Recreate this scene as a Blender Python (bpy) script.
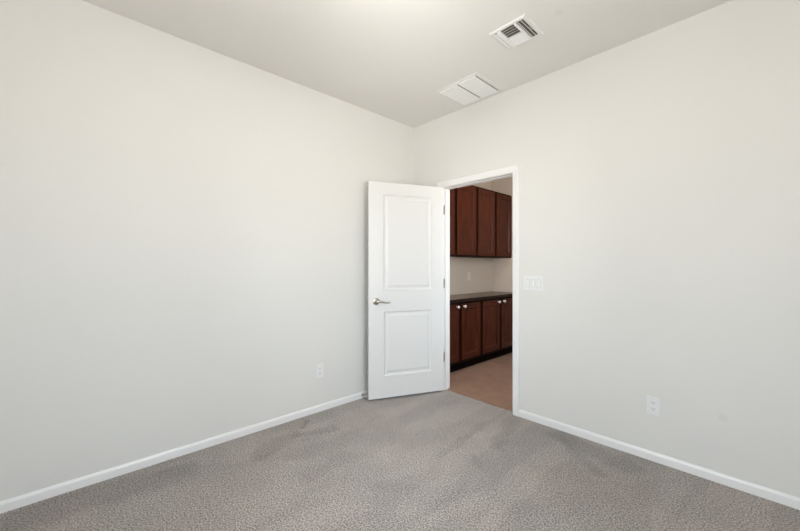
import bpy, bmesh, math
from mathutils import Vector, Matrix

scene = bpy.context.scene
for o in list(bpy.data.objects):
    bpy.data.objects.remove(o)

# ------------------------------------------------------------------ camera
CAM = (2.675, -2.725, 1.241)
YAW = 46.7
cam_data = bpy.data.cameras.new('camera')
cam = bpy.data.objects.new('camera', cam_data)
scene.collection.objects.link(cam)
cam.location = CAM
cam.rotation_euler = (math.radians(90), 0, math.radians(YAW))
cam_data.sensor_fit = 'HORIZONTAL'
cam_data.sensor_width = 36.0
cam_data.lens = 36.0 * 352.0 / 800.0
cam_data.shift_y = 1.2 / 800.0
cam_data.clip_start = 0.05
scene.camera = cam

# ------------------------------------------------------------------ room sizes
H = 2.743
XR, YB = 3.45, -3.70          # room runs x 0..XR, y YB..0
HX0, HX1, HY0, HY1 = -0.285, 2.60, 0.125, 2.015    # pantry passage behind the doorway
W1 = dict(x0=1.45, x1=2.65, z0=0.62, z1=2.13)   # window in the y = YB wall

W2 = dict(y0=-2.55, y1=-1.25, z0=0.80, z1=2.13)   # narrower unseen window, added to brighten the left wall, in the x = XR wall

# ------------------------------------------------------------------ world (cool sky, warm sunlit ground)
world = bpy.data.worlds.new('world')
scene.world = world
world.use_nodes = True
nt = world.node_tree
nt.nodes.clear()
wo = nt.nodes.new('ShaderNodeOutputWorld')
bg = nt.nodes.new('ShaderNodeBackground')
tc = nt.nodes.new('ShaderNodeTexCoord')
sep = nt.nodes.new('ShaderNodeSeparateXYZ')
ramp = nt.nodes.new('ShaderNodeValToRGB')
mr = nt.nodes.new('ShaderNodeMapRange')
mr.inputs['From Min'].default_value = -1
mr.inputs['From Max'].default_value = 1
nt.links.new(tc.outputs['Generated'], sep.inputs[0])
nt.links.new(sep.outputs['Z'], mr.inputs['Value'])
nt.links.new(mr.outputs[0], ramp.inputs[0])
nt.links.new(ramp.outputs[0], bg.inputs[0])
nt.links.new(bg.outputs[0], wo.inputs[0])
cr = ramp.color_ramp
cr.elements[0].position = 0.0
cr.elements[0].color = (1.06, 1.0, 0.93, 1)
cr.elements[1].position = 1.0
cr.elements[1].color = (0.76, 0.87, 1.0, 1)
e = cr.elements.new(0.485); e.color = (1.06, 1.0, 0.94, 1)
e = cr.elements.new(0.515); e.color = (0.90, 0.945, 1.0, 1)
bg.inputs['Strength'].default_value = 13.2


def portal(name, loc, rot, sx, sy):
    d = bpy.data.lights.new(name, 'AREA')
    d.shape = 'RECTANGLE'
    d.size, d.size_y = sx, sy
    d.cycles.is_portal = True
    o = bpy.data.objects.new(name, d)
    o.location = loc
    o.rotation_euler = rot
    scene.collection.objects.link(o)
    return o


R90 = math.radians(90)
portal('window_daylight_portal', ((W1['x0'] + W1['x1']) / 2, YB - 0.11, (W1['z0'] + W1['z1']) / 2), (R90, 0, 0), W1['x1'] - W1['x0'], W1['z1'] - W1['z0'])
portal('window_daylight_portal', (XR + 0.11, (W2['y0'] + W2['y1']) / 2, (W2['z0'] + W2['z1']) / 2), (0, R90, 0), W2['z1'] - W2['z0'], W2['y1'] - W2['y0'])
portal('window_daylight_portal', (HX1 + 0.11, 0.79, 1.65), (0, R90, 0), 1.2, 1.02)

vs = scene.view_settings
vs.view_transform = 'Standard'
vs.look = 'None'
vs.gamma = 1.0
vs.use_curve_mapping = False
vs.exposure = 0.26


# ------------------------------------------------------------------ materials
def lin(r, g, b):
    def f(c):
        c /= 255.0
        return c / 12.92 if c <= 0.04045 else ((c + 0.055) / 1.055) ** 2.4
    return (f(r), f(g), f(b), 1)


def mat(name, col, rough=0.5, metal=0.0, spec=None):
    m = bpy.data.materials.new(name)
    m.use_nodes = True
    b = m.node_tree.nodes['Principled BSDF']
    b.inputs['Base Color'].default_value = col
    b.inputs['Roughness'].default_value = rough
    b.inputs['Metallic'].default_value = metal
    if spec is not None:
        b.inputs['Specular IOR Level'].default_value = spec
    return m


def nodes(m):
    t = m.node_tree
    return t, t.nodes, t.links, t.nodes['Principled BSDF']


def add_bump(m, scale, strength, dist=0.002, detail=3):
    t, n, l, b = nodes(m)
    c = n.new('ShaderNodeTexCoord')
    x = n.new('ShaderNodeTexNoise')
    x.inputs['Scale'].default_value = scale
    x.inputs['Detail'].default_value = detail
    p = n.new('ShaderNodeBump')
    p.inputs['Strength'].default_value = strength
    p.inputs['Distance'].default_value = dist
    l.new(c.outputs['Object'], x.inputs['Vector'])
    l.new(x.outputs['Fac'], p.inputs['Height'])
    l.new(p.outputs[0], b.inputs['Normal'])


def paint(name, col, spot=None, spot_r=0.03, spot_mul=0.93):
    """matt wall paint over orange-peel texture, optionally with one faint scuff"""
    m = mat(name, col, 0.75, spec=0.25)
    add_bump(m, 55, 0.12, 0.002, 4)
    t, n, l, b = nodes(m)
    c = n.new('ShaderNodeTexCoord')
    x = n.new('ShaderNodeTexNoise')
    x.inputs['Scale'].default_value = 1.3
    x.inputs['Detail'].default_value = 3
    l.new(c.outputs['Object'], x.inputs['Vector'])
    mx = n.new('ShaderNodeMix'); mx.data_type = 'RGBA'
    mx.inputs[6].default_value = (col[0] * 0.975, col[1] * 0.975, col[2] * 0.975, 1)
    mx.inputs[7].default_value = (col[0] * 1.02, col[1] * 1.02, col[2] * 1.02, 1)
    l.new(x.outputs['Fac'], mx.inputs[0])
    out = mx.outputs[2]
    if spot:
        d = n.new('ShaderNodeVectorMath'); d.operation = 'DISTANCE'
        d.inputs[1].default_value = spot
        l.new(c.outputs['Object'], d.inputs[0])
        r = n.new('ShaderNodeMapRange')
        r.inputs['From Min'].default_value = spot_r * 0.6
        r.inputs['From Max'].default_value = spot_r
        r.inputs['To Min'].default_value = spot_mul
        r.inputs['To Max'].default_value = 1.0
        l.new(d.outputs['Value'], r.inputs['Value'])
        k = n.new('ShaderNodeVectorMath'); k.operation = 'SCALE'
        l.new(out, k.inputs[0]); l.new(r.outputs[0], k.inputs['Scale'])
        out = k.outputs[0]
    l.new(out, b.inputs['Base Color'])
    return m


WALL = (0.70, 0.688, 0.668, 1)
M_wall = paint('wall_paint', WALL)
M_wall_r = paint('wall_paint_scuffed', WALL, (2.477, 0, 0.376), 0.025, 0.95)
M_ceil = paint('ceiling_paint', (0.79, 0.774, 0.746, 1), (1.807, -0.619, H), 0.032, 0.955)
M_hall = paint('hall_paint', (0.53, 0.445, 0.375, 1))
M_trim = mat('white_trim_paint', (0.79, 0.78, 0.78, 1), 0.35)
M_door = mat('white_door_paint', (0.66, 0.65, 0.65, 1), 0.38)
add_bump(M_door, 90, 0.04, 0.001)
M_plastic = mat('white_plastic', (0.75, 0.75, 0.75, 1), 0.3)
M_beige = mat('beige_plastic', (0.63, 0.55, 0.47, 1), 0.4)
M_gap = mat('rocker_gap_shade', (0.56, 0.56, 0.56, 1), 0.5)  # grey stands in for the shadow gap around each rocker
M_slot = mat('socket_slot_black', (0.04, 0.04, 0.04, 1), 0.6)
M_nickel = mat('satin_nickel', (0.50, 0.47, 0.43, 1), 0.28, 1.0)
M_knob = mat('pale_glossy_knob', (0.86, 0.80, 0.76, 1), 0.2)
M_vent = mat('white_vent_enamel', (0.84, 0.84, 0.835, 1), 0.45)
M_vframe = mat('vent_frame_enamel', (0.76, 0.75, 0.735, 1), 0.5)
M_duct = mat('duct_shade', (0.17, 0.145, 0.12, 1), 0.8)  # dark colour of a flat sheet, stands in for the shaded duct
M_rubber = mat('white_rubber', (0.6, 0.6, 0.58, 1), 0.6)
M_vinyl = mat('white_vinyl', (0.8, 0.8, 0.8, 1), 0.4)


def wood(name, dark, light, rough=0.34, spec=0.16):
    m = mat(name, dark, rough, spec=spec)
    t, n, l, b = nodes(m)
    c = n.new('ShaderNodeTexCoord')
    mp = n.new('ShaderNodeMapping')
    mp.inputs['Scale'].default_value = (9, 9, 0.9)
    x = n.new('ShaderNodeTexNoise')
    x.inputs['Scale'].default_value = 6
    x.inputs['Detail'].default_value = 6
    x.inputs['Roughness'].default_value = 0.6
    r = n.new('ShaderNodeValToRGB')
    r.color_ramp.elements[0].position = 0.3
    r.color_ramp.elements[0].color = dark
    r.color_ramp.elements[1].position = 0.72
    r.color_ramp.elements[1].color = light
    l.new(c.outputs['Object'], mp.inputs[0])
    l.new(mp.outputs[0], x.inputs['Vector'])
    l.new(x.outputs['Fac'], r.inputs[0])
    l.new(r.outputs[0], b.inputs['Base Color'])
    return m


M_cherry = wood('dark_cherry_wood', (0.026, 0.0052, 0.0022, 1), (0.088, 0.019, 0.0075, 1))
M_cherry_frame = wood('cherry_frame_gap_shade', (0.006, 0.0015, 0.001, 1), (0.010, 0.0025, 0.0015, 1), 0.6, 0.1)  # cherry blackened so the gaps between cabinet doors look shaded
M_toe = mat('toe_kick_black', (0.004, 0.002, 0.0015, 1), 0.9, spec=0.05)
M_counter = mat('brown_stone_counter', (0.125, 0.09, 0.064, 1), 0.35, spec=0.3)
add_bump(M_counter, 60, 0.05, 0.001)
M_counter_edge = mat('dark_counter_edge', (0.015, 0.007, 0.005, 1), 0.6, spec=0.15)


STROKES = [((1.09, 0.03), (1.17, -0.95), 0.045, 0.85), ((1.20, -0.05), (1.36, -0.55), 0.09, 0.82),
           ((1.62, -0.10), (2.05, -0.20), 0.13, 0.79), ((1.63, -0.16), (1.95, -0.40), 0.06, 0.85),
           ((0.36, -1.82), (0.24, -1.52), 0.10, 0.80), ((0.08, -1.36), (0.17, -1.42), 0.035, 0.70),
           ((0.27, -1.50), (0.37, -1.22), 0.06, 0.79), ((1.30, -0.78), (1.42, -0.86), 0.04, 0.88),
           ((0.90, -1.50), (0.95, -1.85), 0.05, 0.93), ((0.45, -0.85), (0.52, -1.30), 0.04, 0.93),
           ((0.15, -2.90), (0.22, -2.25), 0.16, 0.79), ((0.60, -0.30), (0.82, 0.0), 0.05, 0.93),
           ((0.75, -0.75), (0.95, -1.25), 0.10, 1.06), ((1.75, -0.80), (2.05, -1.10), 0.14, 1.05)]


def carpet():
    m = mat('grey_carpet', (0.2, 0.18, 0.165, 1), 0.95, spec=0.1)
    t, n, l, b = nodes(m)
    b.inputs['Sheen Weight'].default_value = 0.25
    b.inputs['Sheen Roughness'].default_value = 0.6
    c = n.new('ShaderNodeTexCoord')

    def noise(scale, detail, rough=0.5, dist=0.0, src=None):
        x = n.new('ShaderNodeTexNoise')
        x.inputs['Scale'].default_value = scale
        x.inputs['Detail'].default_value = detail
        x.inputs['Roughness'].default_value = rough
        x.inputs['Distortion'].default_value = dist
        l.new(src or c.outputs['Object'], x.inputs['Vector'])
        return x.outputs['Fac']

    def rng(src, a, bb, c0, c1, smooth=False):
        r = n.new('ShaderNodeMapRange')
        if smooth:
            r.interpolation_type = 'SMOOTHSTEP'
        r.inputs['From Min'].default_value = a
        r.inputs['From Max'].default_value = bb
        r.inputs['To Min'].default_value = c0
        r.inputs['To Max'].default_value = c1
        l.new(src, r.inputs['Value'])
        return r.outputs[0]

    def mul(a, bb):
        k = n.new('ShaderNodeMath'); k.operation = 'MULTIPLY'
        l.new(a, k.inputs[0]); l.new(bb, k.inputs[1])
        return k.outputs[0]

    tuft = noise(118, 3, 0.75, 0.0)
    fine = noise(210, 2, 0.6)
    # vacuum marks: stretched, turned noise with fairly crisp borders
    mp = n.new('ShaderNodeMapping')
    mp.inputs['Rotation'].default_value = (0, 0, math.radians(38))
    mp.inputs['Scale'].default_value = (2.6, 0.8, 1)
    l.new(c.outputs['Object'], mp.inputs[0])
    vac = noise(1.25, 2, 0.5, 0.4, mp.outputs[0])
    patch = noise(3.2, 3, 0.6, 0.8)
    v = mul(rng(tuft, 0.41, 0.58, 0.38, 1.42), rng(fine, 0.4, 0.6, 0.78, 1.22))
    v = mul(v, rng(vac, 0.44, 0.54, 0.93, 1.05, True))
    v = mul(v, rng(patch, 0.4, 0.6, 0.96, 1.04, True))
    # brushed strokes in the pile: (start, end, half width, tone)
    wob = n.new('ShaderNodeTexNoise'); wob.inputs['Scale'].default_value = 7; wob.inputs['Detail'].default_value = 3
    l.new(c.outputs['Object'], wob.inputs['Vector'])
    wv = n.new('ShaderNodeVectorMath'); wv.operation = 'MULTIPLY_ADD'
    wv.inputs[1].default_value = (0.16, 0.16, 0); l.new(wob.outputs['Color'], wv.inputs[0])
    of = n.new('ShaderNodeVectorMath'); of.operation = 'ADD'; of.inputs[1].default_value = (-0.08, -0.08, 0)
    l.new(c.outputs['Object'], of.inputs[0]); l.new(of.outputs[0], wv.inputs[2])
    for (ax, ay), (bx, by), hw, tone in STROKES:
        L = math.hypot(bx - ax, by - ay)
        sb = n.new('ShaderNodeVectorMath'); sb.operation = 'SUBTRACT'; sb.inputs[1].default_value = (ax, ay, 0)
        l.new(wv.outputs[0], sb.inputs[0])
        dt = n.new('ShaderNodeVectorMath'); dt.operation = 'DOT_PRODUCT'; dt.inputs[1].default_value = ((bx - ax) / L, (by - ay) / L, 0)
        l.new(sb.outputs[0], dt.inputs[0])
        cl = n.new('ShaderNodeClamp'); cl.inputs['Max'].default_value = L; l.new(dt.outputs['Value'], cl.inputs[0])
        pr = n.new('ShaderNodeVectorMath'); pr.operation = 'SCALE'; pr.inputs[0].default_value = ((bx - ax) / L, (by - ay) / L, 0)
        l.new(cl.outputs[0], pr.inputs['Scale'])
        ds = n.new('ShaderNodeVectorMath'); ds.operation = 'DISTANCE'
        l.new(sb.outputs[0], ds.inputs[0]); l.new(pr.outputs[0], ds.inputs[1])
        v = mul(v, rng(ds.outputs['Value'], hw * 0.35, hw, tone, 1.0, True))
    hue = noise(1.8, 2, 0.5)
    mx = n.new('ShaderNodeMix'); mx.data_type = 'RGBA'
    mx.inputs[6].default_value = (0.322, 0.275, 0.248, 1)
    mx.inputs[7].default_value = (0.310, 0.274, 0.250, 1)
    l.new(rng(hue, 0.4, 0.6, 0, 1), mx.inputs[0])
    k = n.new('ShaderNodeVectorMath'); k.operation = 'SCALE'
    l.new(mx.outputs[2], k.inputs[0]); l.new(v, k.inputs['Scale'])
    l.new(k.outputs[0], b.inputs['Base Color'])
    p = n.new('ShaderNodeBump')
    p.inputs['Strength'].default_value = 0.7
    p.inputs['Distance'].default_value = 0.004
    l.new(tuft, p.inputs['Height'])
    l.new(p.outputs[0], b.inputs['Normal'])
    return m


def tile():
    m = mat('brown_floor_tile', (0.2, 0.12, 0.08, 1), 0.4)
    t, n, l, b = nodes(m)
    c = n.new('ShaderNodeTexCoord')
    mp = n.new('ShaderNodeMapping')
    mp.inputs['Location'].default_value = (0.18, 0.05, 0)
    br = n.new('ShaderNodeTexBrick')
    br.offset = 0.0
    br.inputs['Scale'].default_value = 1.0
    br.inputs['Brick Width'].default_value = 0.45
    br.inputs['Row Height'].default_value = 0.45
    br.inputs['Mortar Size'].default_value = 0.004
    br.inputs['Color1'].default_value = (0.315, 0.195, 0.140, 1)
    br.inputs['Color2'].default_value = (0.35, 0.22, 0.158, 1)
    br.inputs['Mortar'].default_value = (0.26, 0.17, 0.125, 1)
    l.new(c.outputs['Object'], mp.inputs[0]); l.new(mp.outputs[0], br.inputs[0])
    x = n.new('ShaderNodeTexNoise')
    x.inputs['Scale'].default_value = 7
    x.inputs['Detail'].default_value = 5
    l.new(c.outputs['Object'], x.inputs['Vector'])
    r = n.new('ShaderNodeMapRange')
    r.inputs['From Min'].default_value = 0.3; r.inputs['From Max'].default_value = 0.7
    r.inputs['To Min'].default_value = 0.87; r.inputs['To Max'].default_value = 1.12
    l.new(x.outputs['Fac'], r.inputs['Value'])
    k = n.new('ShaderNodeVectorMath'); k.operation = 'SCALE'
    l.new(br.outputs['Color'], k.inputs[0]); l.new(r.outputs[0], k.inputs['Scale'])
    l.new(k.outputs[0], b.inputs['Base Color'])
    return m


def pane_mat():
    m = bpy.data.materials.new('window_glass')
    m.use_nodes = True
    t = m.node_tree; t.nodes.clear()
    o = t.nodes.new('ShaderNodeOutputMaterial')
    a = t.nodes.new('ShaderNodeBsdfTransparent'); a.inputs[0].default_value = (0.95, 0.97, 0.96, 1)
    g = t.nodes.new('ShaderNodeBsdfGlossy'); g.inputs['Roughness'].default_value = 0.02
    f = t.nodes.new('ShaderNodeFresnel')
    x = t.nodes.new('ShaderNodeMixShader')
    t.links.new(f.outputs[0], x.inputs[0]); t.links.new(a.outputs[0], x.inputs[1])
    t.links.new(g.outputs[0], x.inputs[2]); t.links.new(x.outputs[0], o.inputs[0])
    return m


M_carpet, M_tile, M_pane = carpet(), tile(), pane_mat()


# ------------------------------------------------------------------ helpers
def box(bm, x0, x1, y0, y1, z0, z1, mtx=None):
    vs_ = [bm.verts.new((x, y, z)) for x in (x0, x1) for y in (y0, y1) for z in (z0, z1)]
    if mtx is not None:
        for v in vs_:
            v.co = mtx @ v.co
    for f in ((0, 1, 3, 2), (4, 6, 7, 5), (0, 4, 5, 1), (2, 3, 7, 6), (0, 2, 6, 4), (1, 5, 7, 3)):
        bm.faces.new([vs_[i] for i in f])


def rings(bm, pts, axis, centre, seg=24, cap=True):
    """lathe: pts = [(along, radius)], axis 0/1/2"""
    prev = None
    c = Vector(centre)
    a1, a2 = [(1, 2), (2, 0), (0, 1)][axis]
    allr = []
    for (d, r) in pts:
        ring = []
        for i in range(seg):
            t = 2 * math.pi * i / seg
            p = c.copy()
            p[axis] += d; p[a1] += r * math.cos(t); p[a2] += r * math.sin(t)
            ring.append(bm.verts.new(p))
        if prev:
            for i in range(seg):
                bm.faces.new((prev[i], prev[(i + 1) % seg], ring[(i + 1) % seg], ring[i]))
        prev = ring
        allr.append(ring)
    if cap:
        bm.faces.new(list(reversed(allr[0]))); bm.faces.new(allr[-1])


def sweep(bm, path, radii, seg=12, flat=1.0):
    """tube along a path in the x-y-z frame, radius per point; flat squashes depth (y)"""
    P = [Vector(p) for p in path]
    prev = None
    first = last = None
    for i, p in enumerate(P):
        d = (P[min(i + 1, len(P) - 1)] - P[max(i - 1, 0)]).normalized()
        up = Vector((0, 0, 1))
        s = d.cross(up)
        if s.length < 1e-4:
            s = Vector((1, 0, 0))
        s.normalize()
        u = s.cross(d).normalized()
        ring = [bm.verts.new(p + s * radii[i] * flat * math.cos(2 * math.pi * k / seg) + u * radii[i] * math.sin(2 * math.pi * k / seg)) for k in range(seg)]
        if prev:
            for k in range(seg):
                bm.faces.new((prev[k], prev[(k + 1) % seg], ring[(k + 1) % seg], ring[k]))
        else:
            first = ring
        prev = last = ring
    bm.faces.new(list(reversed(first))); bm.faces.new(last)


def obj(name, bm, m, parent=None, bevel=0.0, smooth=False, seg=2):
    bmesh.ops.recalc_face_normals(bm, faces=bm.faces)
    me = bpy.data.meshes.new(name)
    bm.to_mesh(me); bm.free()
    for k in (m if isinstance(m, (list, tuple)) else [m]):
        me.materials.append(k)
    o = bpy.data.objects.new(name, me)
    scene.collection.objects.link(o)
    if parent:
        o.parent = parent
    if bevel:
        md = o.modifiers.new('bevel', 'BEVEL')
        md.width = bevel; md.segments = seg; md.limit_method = 'ANGLE'
        md.harden_normals = False
    if smooth:
        for p in me.polygons:
            p.use_smooth = True
    return o


def tag(o, label=None, cat=None, group=None, kind=None):
    if label: o['label'] = label
    if cat: o['category'] = cat
    if group: o['group'] = group
    if kind: o['kind'] = kind
    return o


def empty(name, loc, rz, label, cat, group=None, kind=None):
    o = bpy.data.objects.new(name, None)
    o.empty_display_size = 0.1
    o.location = loc
    o.rotation_euler = (0, 0, rz)
    scene.collection.objects.link(o)
    return tag(o, label, cat, group, kind)


def struct(name, bm, m, label, cat, bevel=0.0):
    return tag(obj(name, bm, m, None, bevel), label, cat, None, 'structure')


def copy_tree(o, parent=None):
    c = o.copy()
    scene.collection.objects.link(c)
    if parent is not None:
        c.parent = parent
    for ch in list(o.children):
        copy_tree(ch, c)
    return c


def panel_slab(bm, x0, x1, z0, z1, y_front, y_back, panels, prof, both=False):
    """slab with moulded panels. prof = [(inset, depth)] from the panel outline inwards."""
    def side(y, sgn):
        xs = sorted({x0, x1} | {p[0] for p in panels} | {p[1] for p in panels})
        zs = sorted({z0, z1} | {p[2] for p in panels} | {p[3] for p in panels})
        for i in range(len(xs) - 1):
            for j in range(len(zs) - 1):
                cx, cz = (xs[i] + xs[i + 1]) / 2, (zs[j] + zs[j + 1]) / 2
                if any(p[0] < cx < p[1] and p[2] < cz < p[3] for p in panels):
                    continue
                bm.faces.new([bm.verts.new((a, y, b)) for a, b in ((xs[i], zs[j]), (xs[i + 1], zs[j]), (xs[i + 1], zs[j + 1]), (xs[i], zs[j + 1]))])
        for (a0, a1, b0, b1) in panels:
            prev = [bm.verts.new((a, y, b)) for a, b in ((a0, b0), (a1, b0), (a1, b1), (a0, b1))]
            for ins, dep in prof:
                yy = y + sgn * dep
                r = [bm.verts.new((a, yy, b)) for a, b in ((a0 + ins, b0 + ins), (a1 - ins, b0 + ins), (a1 - ins, b1 - ins), (a0 + ins, b1 - ins))]
                for k in range(4):
                    bm.faces.new((prev[k], prev[(k + 1) % 4], r[(k + 1) % 4], r[k]))
                prev = r
            bm.faces.new(prev)
    inward = 1 if y_back > y_front else -1
    side(y_front, inward)
    if both:
        side(y_back, -inward)
    else:
        bm.faces.new([bm.verts.new((a, y_back, b)) for a, b in ((x0, z0), (x1, z0), (x1, z1), (x0, z1))])
    for (a, b, c, d) in ((x0, z0, x1, z0), (x1, z0, x1, z1), (x1, z1, x0, z1), (x0, z1, x0, z0)):
        bm.faces.new([bm.verts.new(p) for p in ((a, y_front, b), (c, y_front, d), (c, y_back, d), (a, y_back, b))])
    bmesh.ops.remove_doubles(bm, verts=bm.verts, dist=1e-5)


def wall_with_hole(bm, u0, u1, z0, z1, hu0, hu1, hz0, hz1, place):
    """place(u, z, side) -> point; side 0/1 = the two faces"""
    us, zs = [u0, hu0, hu1, u1], [z0, hz0, hz1, z1]
    cells = [(i, j) for i in range(3) for j in range(3) if not (i == 1 and j == 1) and zs[j + 1] - zs[j] > 1e-6]
    V = {}
    def v(i, j, s):
        if (i, j, s) not in V:
            V[(i, j, s)] = bm.verts.new(place(us[i], zs[j], s))
        return V[(i, j, s)]
    if hz0 - z0 < 1e-6:   # door: opening reaches the floor
        zs[1] = z0
    for i, j in cells:
        if hz0 - z0 < 1e-6 and j == 0:
            continue
        for s in (0, 1):
            bm.faces.new((v(i, j, s), v(i + 1, j, s), v(i + 1, j + 1, s), v(i, j + 1, s)))
    jj = 1 if hz0 - z0 < 1e-6 else 0
    edges = {}
    for i, j in cells:
        if j < jj: continue
        for a, b in (((i, j), (i + 1, j)), ((i + 1, j), (i + 1, j + 1)), ((i, j + 1), (i + 1, j + 1)), ((i, j), (i, j + 1))):
            k = (a, b)
            edges[k] = edges.get(k, 0) + 1
    for (a, b), cnt in edges.items():
        if cnt == 1:
            bm.faces.new((v(*a, 0), v(*b, 0), v(*b, 1), v(*a, 1)))


# ------------------------------------------------------------------ structure
DX0, DX1, DZ = 0.398, 1.168, 2.030       # clear doorway between the jambs
T = 0.115                                # wall thickness

bm = bmesh.new()
pts = [(0, YB), (XR, YB), (XR, 0), (DX1 + 0.02, 0), (DX1 + 0.02, 0.045), (DX0 - 0.02, 0.045), (DX0 - 0.02, 0), (0, 0)]
top = [bm.verts.new((x, y, 0)) for x, y in pts]; bot = [bm.verts.new((x, y, -0.1)) for x, y in pts]
bm.faces.new(top); bm.faces.new(list(reversed(bot)))
for i in range(len(pts)):
    j = (i + 1) % len(pts)
    bm.faces.new((top[i], bot[i], bot[j], top[j]))
struct('floor', bm, M_carpet, 'mottled grey-brown carpet with vacuum marks covering the bedroom floor', 'carpet')

bm = bmesh.new(); box(bm, HX0, HX1, 0.0455, HY1, -0.1, -0.002)
struct('floor_hall', bm, M_tile, 'brown tile floor seen through the open doorway', 'tile floor')

bm = bmesh.new(); box(bm, 0, XR, YB, 0, H, H + 0.1)
struct('ceiling', bm, M_ceil, 'plain off-white bedroom ceiling holding the two white vents', 'ceiling')
bm = bmesh.new(); box(bm, HX0, HX1, T, HY1, H, H + 0.1)
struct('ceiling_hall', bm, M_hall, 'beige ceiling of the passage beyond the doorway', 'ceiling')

bm = bmesh.new(); box(bm, -T, 0, YB, T, -0.1, H + 0.1)
struct('wall_left', bm, M_wall, 'large blank off-white wall left of the open door', 'wall')
bm = bmesh.new()
wall_with_hole(bm, 0, XR, 0, H, DX0 - 0.018, DX1 + 0.018, 0, DZ + 0.018, lambda u, z, s: (u, T * s, z))
struct('wall_right', bm, M_wall_r, 'off-white wall with the doorway, light switch and outlet', 'wall')
bm = bmesh.new()
wall_with_hole(bm, YB, T, 0, H, W2['y0'], W2['y1'], W2['z0'], W2['z1'], lambda u, z, s: (XR + T * s, u, z))
struct('wall_east', bm, M_wall, 'off-white wall with the added narrower window', 'wall')
bm = bmesh.new()
wall_with_hole(bm, -T, XR + T, 0, H, W1['x0'], W1['x1'], W1['z0'], W1['z1'], lambda u, z, s: (u, YB - T * s, z))
struct('wall_back', bm, M_wall, 'off-white window wall facing the doorway wall', 'wall')

# passage walls
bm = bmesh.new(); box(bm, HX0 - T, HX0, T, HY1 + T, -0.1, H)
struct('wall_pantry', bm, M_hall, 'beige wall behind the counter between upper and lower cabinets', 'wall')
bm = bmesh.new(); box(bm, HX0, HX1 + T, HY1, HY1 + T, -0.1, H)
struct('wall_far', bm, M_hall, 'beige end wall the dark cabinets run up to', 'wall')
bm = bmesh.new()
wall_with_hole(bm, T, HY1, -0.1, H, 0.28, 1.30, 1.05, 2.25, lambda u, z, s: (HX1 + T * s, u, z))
struct('wall_hall', bm, M_hall, 'beige wall closing the passage on the side of its added window', 'wall')


def window(name, mtx, w, z0, z1, label):
    r = bpy.data.objects.new(name, None)
    scene.collection.objects.link(r)
    r.matrix_world = mtx
    tag(r, label, 'window', None, 'structure')
    b = bmesh.new(); f = 0.045
    for a in ((0, f, z0, z1), (w - f, w, z0, z1), (f, w - f, z0, z0 + f), (f, w - f, z1 - f, z1), (w / 2 - 0.02, w / 2 + 0.02, z0 + f, z1 - f)):
        box(b, a[0], a[1], 0.03, 0.09, a[2], a[3])
    fr = obj('window_frame', b, M_vinyl, r)
    for a, c in ((f, w / 2 - 0.02), (w / 2 + 0.02, w - f)):
        b = bmesh.new(); box(b, a, c, 0.058, 0.062, z0 + f, z1 - f)
        obj('window_pane', b, M_pane, fr)
    return r


window('window_1', Matrix.Translation((W1['x1'], YB, 0)) @ Matrix.Rotation(2 * R90, 4, 'Z'), W1['x1'] - W1['x0'], W1['z0'], W1['z1'], 'white two-pane window across from the doorway wall')
window('window_2_added', Matrix.Translation((XR, W2['y1'], 0)) @ Matrix.Rotation(-R90, 4, 'Z'), W2['y1'] - W2['y0'], W2['z0'], W2['z1'], 'added unseen two-pane window that brightens the blank left wall')
window('window_3_added', Matrix.Translation((HX1, 1.30, 0)) @ Matrix.Rotation(-R90, 4, 'Z'), 1.02, 1.05, 2.25, 'added unseen two-pane window that lights the tiled passage')  # unseen opening, added and sized to let daylight onto the cabinets


# ---- baseboards (profile: flat face with eased top)
def baseboard(name, a, b, mtx, label):
    t, h = 0.012, 0.057
    prof = [(0, 0), (t, 0), (t, h - 0.014), (t - 0.003, h - 0.006), (t - 0.007, h), (0, h)]
    m = bmesh.new()
    A = [m.verts.new(mtx @ Vector((a, -y, z))) for y, z in prof]
    B = [m.verts.new(mtx @ Vector((b, -y, z))) for y, z in prof]
    m.faces.new(A); m.faces.new(list(reversed(B)))
    for i in range(len(prof)):
        j = (i + 1) % len(prof)
        m.faces.new((A[i], B[i], B[j], A[j]))
    return struct(name, m, M_trim, label, 'baseboard')


I4 = Matrix.Identity(4)
CO0, CO1 = 0.343, 1.228       # outer edges of the door casing
baseboard('baseboard_right', CO1, XR, I4, 'long white baseboard running right from the doorway')
baseboard('baseboard_corner', 0.0125, CO0, I4, 'short white baseboard hidden behind the open door')
baseboard('baseboard_left', YB, 0, Matrix.Rotation(R90, 4, 'Z'), 'long white baseboard along the blank left wall')
baseboard('baseboard_east', -0.0125, -YB - 0.0125, Matrix.Translation((XR, 0, 0)) @ Matrix.Rotation(-R90, 4, 'Z') , 'white baseboard below the added narrower window').matrix_world = Matrix.Identity(4)
baseboard('baseboard_back', -XR + 0.0125, -0.0125, Matrix.Translation((0, YB, 0)) @ Matrix.Rotation(2 * R90, 4, 'Z'), 'white baseboard below the window facing the doorway')
baseboard('baseboard_far', 0.09, HX1, Matrix.Translation((0, HY1, -0.002)), 'white baseboard on the passage end wall beside the cabinets')


# ---- casing around the doorway
def casing(name, ysign, y, label, inner=0.003, width=0.057):
    x0, x1, zt = DX0 - inner, DX1 + inner, DZ + inner
    prof = [(0, 0), (0, 0.008), (0.004, 0.011), (0.018, 0.012), (0.022, 0.015), (width - 0.006, 0.017), (width, 0.013), (width, 0)]
    m = bmesh.new()
    secs = []
    for (cx, cz, dx, dz) in ((x0, 0, -1, 0), (x0, zt, -1, 1), (x1, zt, 1, 1), (x1, 0, 1, 0)):
        secs.append([m.verts.new((cx + dx * w, y + ysign * t, cz + dz * w)) for w, t in prof])
    for a, b in zip(secs, secs[1:]):
        for i in range(len(prof)):
            j = (i + 1) % len(prof)
            m.faces.new((a[i], a[j], b[j], b[i]))
    m.faces.new(secs[0]); m.faces.new(list(reversed(secs[-1])))
    return struct(name, m, M_trim, label, 'door casing')


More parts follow.
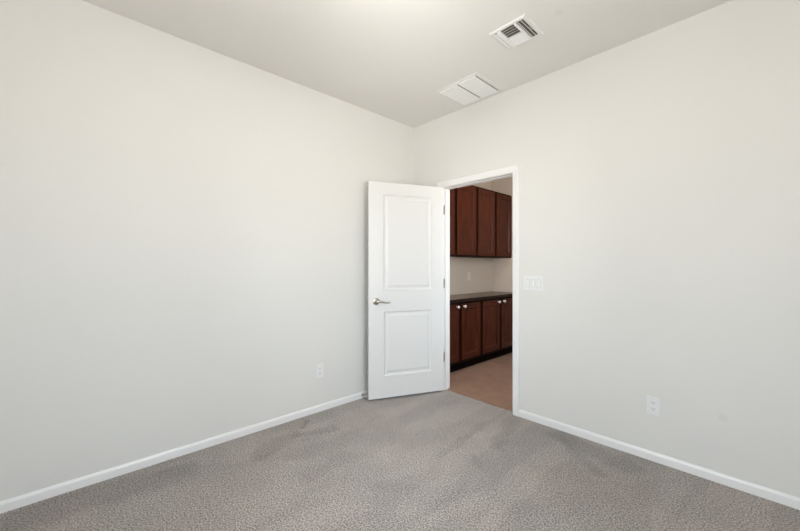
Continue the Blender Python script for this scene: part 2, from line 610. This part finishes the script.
casing('trim_1', -1, 0.0, 'white casing framing the doorway on the bedroom wall')
casing('trim_2', 1, T + 0.002, 'white casing framing the doorway on the passage side')
# jamb lining with its stop
m = bmesh.new()
for a in ((DX0 - 0.018, DX0, 0, DZ), (DX1, DX1 + 0.018, 0, DZ), (DX0 - 0.018, DX1 + 0.018, DZ, DZ + 0.018)):
    box(m, a[0], a[1], -0.001, T + 0.002, a[2], a[3])
for a in ((DX0, DX0 + 0.011, 0, DZ - 0.006), (DX1 - 0.011, DX1, 0, DZ - 0.006), (DX0, DX1, DZ - 0.006, DZ)):
    box(m, a[0], a[1], 0.042, 0.078, a[2], a[3])
struct('trim_3', m, M_trim, 'white jamb lining the inside of the doorway', 'door jamb')

# ------------------------------------------------------------------ unseen ceiling lamp, added to brighten the walls
LAMP = (1.72, -1.90, H)
M_opal = bpy.data.materials.new('added_lamp_glow')
M_opal.use_nodes = True
b_ = M_opal.node_tree.nodes['Principled BSDF']
b_.inputs['Base Color'].default_value = (0.9, 0.88, 0.84, 1)
b_.inputs['Emission Color'].default_value = (1.0, 0.985, 0.97, 1)
b_.inputs['Emission Strength'].default_value = 24.0
r = empty('added_ceiling_light', LAMP, 0, 'added unseen ceiling lamp that brightens the bedroom walls', 'ceiling light')
m = bmesh.new(); rings(m, [(0, 0.07), (-0.012, 0.07), (-0.022, 0.05), (-0.026, 0.012), (-0.22, 0.012), (-0.235, 0.05), (-0.255, 0.055)], 2, (0, 0, 0), 32)
obj('added_lamp_base', m, M_nickel, r, 0, True)
m = bmesh.new(); rings(m, [(-0.245, 0.05), (-0.255, 0.075), (-0.285, 0.108), (-0.33, 0.125), (-0.38, 0.12), (-0.42, 0.094), (-0.445, 0.05), (-0.452, 0.01)], 2, (0, 0, 0), 32)
obj('added_lamp_shade', m, M_opal, r, 0, True)

r = empty('recessed_light', (0.85, 0.85, H), 0, 'round recessed downlight in the passage ceiling', 'ceiling light')
m = bmesh.new(); rings(m, [(0, 0.085), (-0.004, 0.085), (-0.008, 0.075), (-0.003, 0.068), (0, 0.068)], 2, (0, 0, 0), 32, False)
obj('trim_ring', m, M_trim, r, 0, True)
m = bmesh.new(); rings(m, [(-0.001, 0.068), (-0.003, 0.068)], 2, (0, 0, 0), 32)
M_led = mat('glowing_lens', (0.9, 0.9, 0.9, 1), 0.4)
b_ = M_led.node_tree.nodes['Principled BSDF']
b_.inputs['Emission Color'].default_value = (1.0, 0.93, 0.87, 1)
b_.inputs['Emission Strength'].default_value = 235.0
obj('lens', m, M_led, r)

# ------------------------------------------------------------------ door
ANG = math.radians(113.4)
door = empty('door_1', (DX0 + 0.006, -0.006, 0), -ANG, 'white two-panel door standing open against the corner of the room', 'door', None, 'structure')
DW = 0.762
m = bmesh.new()
panel_slab(m, 0.003, 0.003 + DW, 0.020, 2.026, 0.035, 0.0,
           [(0.130, 0.624, 1.018, 1.915), (0.130, 0.618, 0.224, 0.822)],
           [(0.005, 0.0045), (0.012, 0.0085), (0.022, 0.0095), (0.034, 0.0075), (0.043, 0.0035), (0.048, 0.003)], both=True)
slab = obj('door_slab', m, M_door, door, 0.0012)


def lever(side):
    """side +1 = face towards the camera (y = .035), -1 = the other face"""
    y0 = 0.035 if side > 0 else 0.0
    m = bmesh.new()
    cx, cz = 0.694, 0.921
    s = side
    rings(m, [(0, 0.0325), (s * 0.004, 0.0325), (s * 0.009, 0.029), (s * 0.011, 0.022), (s * 0.013, 0.0125), (s * 0.040, 0.0115), (s * 0.047, 0.0125), (s * 0.056, 0.011), (s * 0.058, 0.007)], 1, (cx, y0, cz), 28)
    h = obj('door_handle', m, M_nickel, door, 0, True)
    h['label'] = 'satin nickel lever handle'
    m = bmesh.new()
    yy = y0 + s * 0.050
    path = [(cx + 0.004, yy, cz), (cx - 0.018, yy, cz + 0.001), (cx - 0.040, yy, cz - 0.002), (cx - 0.065, yy - s * 0.002, cz - 0.008), (cx - 0.092, yy - s * 0.004, cz - 0.012), (cx - 0.115, yy - s * 0.006, cz - 0.011), (cx - 0.122, yy - s * 0.007, cz - 0.010)]
    sweep(m, path, [0.010, 0.0105, 0.0095, 0.0085, 0.0078, 0.0065, 0.003], 14, 0.7)
    obj('lever', m, M_nickel, h, 0, True)


lever(1); lever(-1)
m = bmesh.new(); box(m, 0.003 + DW - 0.001, 0.003 + DW + 0.0012, 0.006, 0.029, 0.892, 0.950)
box(m, 0.003 + DW, 0.003 + DW + 0.010, 0.011, 0.023, 0.912, 0.930)
obj('latch', m, M_nickel, door, 0.001)
for hz in (1.812, 1.073, 0.335):
    m = bmesh.new()
    rings(m, [(-0.046, 0.0035), (-0.044, 0.0062), (0.044, 0.0062), (0.046, 0.0035)], 2, (-0.001, -0.0055, hz), 14)
    box(m, 0.0005, 0.0030, -0.003, 0.030, hz - 0.044, hz + 0.044)
    # leaf on the jamb, in the door's turned frame
    mt = Matrix.Rotation(ANG, 4, 'Z')
    box(m, -0.0002, 0.0018, 0.004, 0.037, hz - 0.044, hz + 0.044, mt)
    hg = obj('hinge', m, M_nickel, door)
m = bmesh.new(); box(m, 0.365, 0.400, 0.0345, 0.0354, 0.202, 0.2045)
obj('scratch', m, mat('scratch_grey', (0.45, 0.44, 0.42, 1), 0.6), door)['label'] = 'faint grey scratch below the lower panel'

# ------------------------------------------------------------------ cabinets
PROF = [(0.002, -0.002), (0.007, -0.002), (0.022, 0.012)]


def cab_door(parent, x0, x1, z0, z1):
    m = bmesh.new()
    panel_slab(m, x0, x1, z0, z1, -0.019, 0.0, [(x0 + 0.055, x1 - 0.055, z0 + 0.055, z1 - 0.055)], PROF)
    return obj('door', m, M_cherry, parent, 0.0012)


def knob(parent, x, z):
    m = bmesh.new()
    rings(m, [(0, 0.011), (-0.003, 0.011), (-0.006, 0.0075), (-0.015, 0.008), (-0.019, 0.0145), (-0.025, 0.0185), (-0.032, 0.016), (-0.035, 0.008)], 1, (x, -0.019, z), 20)
    k = obj('knob', m, M_knob, parent, 0, True)
    k['label'] = 'pale glossy knob'


LB = [0.190, 1.072, 1.98]


def lower_cabinet(y0, y1, label):
    w = y1 - y0
    r = empty('lower_cabinet', (0.131, y0, 0), R90, label, 'cabinet', 'dark wood cabinets below the counter')
    m = bmesh.new()
    d = 0.131 - HX0 - 0.001
    box(m, 0.001, w - 0.001, 0, d, 0.10, 0.826)
    obj('body', m, M_cherry_frame, r, 0.001)
    m = bmesh.new(); box(m, 0.001, w - 0.001, 0.056, 0.075, -0.002, 0.0995)
    obj('toe_kick', m, M_toe, r)
    c = w / 2
    g, e = 0.044, 0.028
    a = cab_door(r, e, c - g / 2 - 0.006, 0.135, 0.800); knob(a, c - 0.067, 0.772)
    b = cab_door(r, c + g / 2 + 0.006, w - e, 0.135, 0.800); knob(b, c + 0.063, 0.772)


lower_cabinet(LB[0], LB[1], 'dark cherry lower cabinet nearest the open door, two knobs on paired doors')
lower_cabinet(LB[1], LB[2], 'dark cherry lower cabinet at the far end beside the end wall')

UB = [0.225, 1.122, 2.014]


def upper_cabinet(y0, y1, label):
    w = y1 - y0
    r = empty('upper_cabinet', (0.031, y0, 1.37), R90, label, 'cabinet', 'dark wood cabinets above the counter')
    m = bmesh.new(); d = 0.031 - HX0 - 0.001
    box(m, 0.001, w - 0.001, 0, d, 0, 0.914)
    obj('body', m, M_cherry_frame, r, 0.001)
    c = w / 2
    for a, b in ((0.025, c - 0.025), (c + 0.025, w - 0.025)):
        cab_door(r, a, b, 0.018, 0.893)


upper_cabinet(UB[0], UB[1], 'dark cherry wall cabinet nearest the open door, above the counter')
upper_cabinet(UB[1], UB[2], 'dark cherry wall cabinet at the far end against the end wall')

m = bmesh.new(); box(m, HX0 + 0.001, 0.175, 0.16, HY1 - 0.001, 0.8265, 0.864)
for f in m.faces:
    pass
ct = obj('countertop', m, [M_counter, M_counter_edge], None, 0.003)
for p in ct.data.polygons:
    if abs(p.normal.x) > 0.9:
        p.material_index = 1
tag(ct, 'brown countertop with dark front edge on the lower cabinets', 'countertop')


# ------------------------------------------------------------------ switches and outlets
def outlet(loc, rz, label, group='white duplex wall outlets', pm=None):
    pm = pm or M_plastic
    r = empty('wall_outlet', loc, rz, label, 'outlet', group)
    m = bmesh.new(); box(m, -0.036, 0.036, -0.006, 0, -0.0585, 0.0585)
    obj('cover_plate', m, pm, r, 0.003)
    for s in (-1, 1):
        m = bmesh.new()
        n = 20
        zc = s * 0.0197
        loop = []
        for i in range(n):
            t = 2 * math.pi * i / n
            loop.append((0.0172 * max(-1, min(1, 1.12 * math.cos(t))), zc + 0.0140 * max(-1, min(1, 1.12 * math.sin(t)))))
        A = [m.verts.new((x, -0.0055, z)) for x, z in loop]; B = [m.verts.new((x, -0.0082, z)) for x, z in loop]
        m.faces.new(A); m.faces.new(B)
        for i in range(n):
            m.faces.new((A[i], A[(i + 1) % n], B[(i + 1) % n], B[i]))
        k = obj('socket', m, pm, r)
        m = bmesh.new()
        box(m, -0.0078, -0.0056, -0.0086, -0.008, zc - 0.001, zc + 0.008)
        box(m, 0.0056, 0.0078, -0.0086, -0.008, zc - 0.0005, zc + 0.0065)
        rings(m, [(0, 0.0026), (-0.0006, 0.0026)], 1, (0, -0.008, zc - 0.0068), 12)
        obj('slot', m, M_slot, k)
    m = bmesh.new(); rings(m, [(0, 0.0032), (-0.0012, 0.0026)], 1, (0, -0.0058, 0), 14)
    obj('screw', m, pm, r)
    return r


outlet((2.148, 0, 0.3515), 0, 'white duplex outlet low on the wall right of the doorway')
outlet((0, -1.155, 0.346), R90, 'white duplex outlet low on the blank left wall near the open door')
outlet((HX0, 1.40, 1.106), R90, 'pale outlet on the beige wall above the counter', pm=M_beige)

r = empty('light_switch', (1.351, 0, 1.1075), 0, 'white three-rocker light switch on the wall right of the doorway', 'light switch')
m = bmesh.new(); box(m, -0.083, 0.083, -0.006, 0, -0.059, 0.059)
obj('cover_plate', m, M_plastic, r, 0.003)
for i in (-1, 0, 1):
    m = bmesh.new(); box(m, i * 0.046 - 0.0175, i * 0.046 + 0.0175, -0.0075, -0.005, -0.034, 0.034)
    fr = obj('rocker_frame', m, M_gap, r, 0.0008)
    m = bmesh.new()
    x0, x1 = i * 0.046 - 0.0138, i * 0.046 + 0.0138
    P = [(-0.0072, -0.031), (-0.0115, -0.031), (-0.0090, 0.0), (-0.0078, 0.031), (-0.0072, 0.031)]
    A = [m.verts.new((x0, y, z)) for y, z in P]; B = [m.verts.new((x1, y, z)) for y, z in P]
    m.faces.new(A); m.faces.new(B)
    for k in range(5):
        m.faces.new((A[k], A[(k + 1) % 5], B[(k + 1) % 5], B[k]))
    obj('rocker', m, M_plastic, r, 0.0006)

# ------------------------------------------------------------------ spring door stop on the left baseboard
r = empty('door_stop', (0.012, -0.705, 0.034), R90, 'small spring door stop on the left baseboard behind the door edge', 'door stop')
m = bmesh.new(); rings(m, [(0, 0.012), (-0.004, 0.012), (-0.008, 0.007)], 1, (0, 0, 0), 16)
obj('mount', m, M_nickel, r, 0, True)
m = bmesh.new()
pth = []
for i in range(160):
    t = i / 159
    a = t * 2 * math.pi * 13
    pth.append((0.0058 * math.cos(a), -0.006 - 0.052 * t, 0.0058 * math.sin(a)))
sweep(m, pth, [0.0015] * len(pth), 6)
obj('spring', m, M_nickel, r, 0, True)
m = bmesh.new(); rings(m, [(0, 0.006), (-0.002, 0.009), (-0.012, 0.009), (-0.015, 0.006)], 1, (0, -0.056, 0), 16)
obj('rubber_tip', m, M_rubber, r, 0, True)

# ------------------------------------------------------------------ ceiling return grille (0.39 x 0.40)
gx0, gx1, gy0, gy1 = 0.700, 1.100, -0.432, -0.032
r = empty('return_air_grille', ((gx0 + gx1) / 2, (gy0 + gy1) / 2, H), 0, 'square white return air grille with two louvred halves on the ceiling', 'air vent')
hx, hy = (gx1 - gx0) / 2, (gy1 - gy0) / 2


def frame_ring(m, hx, hy, b, zt, zi, lip=0.004):
    secs = []
    for (sx, sy) in ((-1, -1), (1, -1), (1, 1), (-1, 1)):
        P = [(0, 0), (0, -0.002), (0.006, -zt), (b - lip, -zt), (b, -zi), (b, 0)]
        secs.append([m.verts.new((sx * (hx - w), sy * (hy - w), z)) for w, z in P])
    n = len(secs[0])
    for a in range(4):
        A, B = secs[a], secs[(a + 1) % 4]
        for i in range(n):
            j = (i + 1) % n
            m.faces.new((A[i], A[j], B[j], B[i]))


m = bmesh.new(); frame_ring(m, hx, hy, 0.027, 0.006, 0.003)
obj('grille_frame', m, M_vframe, r)
m = bmesh.new(); box(m, -hx + 0.025, hx - 0.025, -hy + 0.025, hy - 0.025, -0.0015, -0.0005)
obj('duct_shade_sheet', m, M_duct, r)
for s in (-1, 1):
    m = bmesh.new()
    xa, xb = (-hx + 0.014, -0.007) if s < 0 else (0.006, hx - 0.028)
    n = 16
    y0, y1 = -hy + 0.030, hy - 0.030
    st = (y1 - y0) / n
    for i in range(n):
        yc = y0 + (i + 0.5) * st
        mt = Matrix.Translation((0, yc, -0.0105)) @ Matrix.Rotation(math.radians(-24), 4, 'X')
        box(m, xa, xb, -st * 0.30, st * 0.30, -0.0005, 0.0005, mt)
    # thin rim that closes the half
    box(m, xa - 0.002, xb + 0.002, y0 - 0.003, y0, -0.014, -0.002)
    box(m, xa - 0.002, xb + 0.002, y1, y1 + 0.003, -0.010, -0.002)
    obj('louver_panel', m, M_vent, r)
m = bmesh.new(); box(m, -0.0045, 0.0045, -hy + 0.026, hy - 0.026, -0.0035, -0.0015)
obj('divider', m, M_vent, r)

# ------------------------------------------------------------------ ceiling supply register (0.255 x 0.26)
sx0, sx1, sy0, sy1 = 1.416, 1.662, -0.752, -0.494
cx, cy = (sx0 + sx1) / 2, (sy0 + sy1) / 2
r = empty('supply_air_register', (cx, cy, H), 0, 'small square white supply register with dark open louvres on the ceiling', 'air vent')
hx, hy = (sx1 - sx0) / 2, (sy1 - sy0) / 2
m = bmesh.new(); frame_ring(m, hx, hy, 0.026, 0.008, 0.006)
obj('register_frame', m, M_vframe, r)
m = bmesh.new(); box(m, -hx + 0.024, hx - 0.024, -hy + 0.024, hy - 0.024, -0.0015, -0.0005)
obj('duct_shade_sheet', m, M_duct, r)


def bank(name, x0, x1, y0, y1, n, along, deg, wid=0.95):
    m = bmesh.new()
    for i in range(n):
        if along == 'x':
            st = (y1 - y0) / n
            c = y0 + (i + 0.5) * st
            mt = Matrix.Translation((0, c, -0.008)) @ Matrix.Rotation(math.radians(deg), 4, 'X')
            box(m, x0, x1, -st * wid / 2, st * wid / 2, -0.0005, 0.0005, mt)
        else:
            st = (x1 - x0) / n
            c = x0 + (i + 0.5) * st
            mt = Matrix.Translation((c, 0, -0.008)) @ Matrix.Rotation(math.radians(deg), 4, 'Y')
            box(m, -st * wid / 2, st * wid / 2, y0, y1, -0.0005, 0.0005, mt)
    return obj(name, m, M_vent, r)


# centre block split in two: near half opens to the camera, far half turns its faces to it
cx0, cx1 = 1.484 - cx, 1.577 - cx
ym = -0.622 - cy
bank('louver_bank', cx0, cx1, -0.720 - cy, ym - 0.002, 4, 'x', 40, 0.80)
bank('louver_bank', cx0, cx1, ym + 0.002, -0.522 - cy, 4, 'x', -30, 0.60)
bank('louver_bank', 1.592 - cx, 1.634 - cx, -0.722 - cy, -0.524 - cy, 2, 'y', 40, 0.70)
bank('louver_bank', 1.434 - cx, 1.462 - cx, -0.722 - cy, -0.524 - cy, 2, 'y', -24, 0.7)
m = bmesh.new()
box(m, 1.577 - cx, 1.592 - cx, -hy + 0.024, hy - 0.024, -0.012, -0.002)
box(m, 1.462 - cx, 1.484 - cx, -hy + 0.024, hy - 0.024, -0.012, -0.002)
box(m, cx0, cx1, ym - 0.002, ym + 0.002, -0.012, -0.002)
obj('louver_divider', m, M_vent, r)
m = bmesh.new(); box(m, 1.634 - cx, 1.639 - cx, -0.645 - cy, -0.605 - cy, -0.014, -0.008)
box(m, 1.634 - cx, 1.637 - cx, -0.630 - cy, -0.618 - cy, -0.024, -0.012)
obj('damper_lever', m, M_nickel, r)
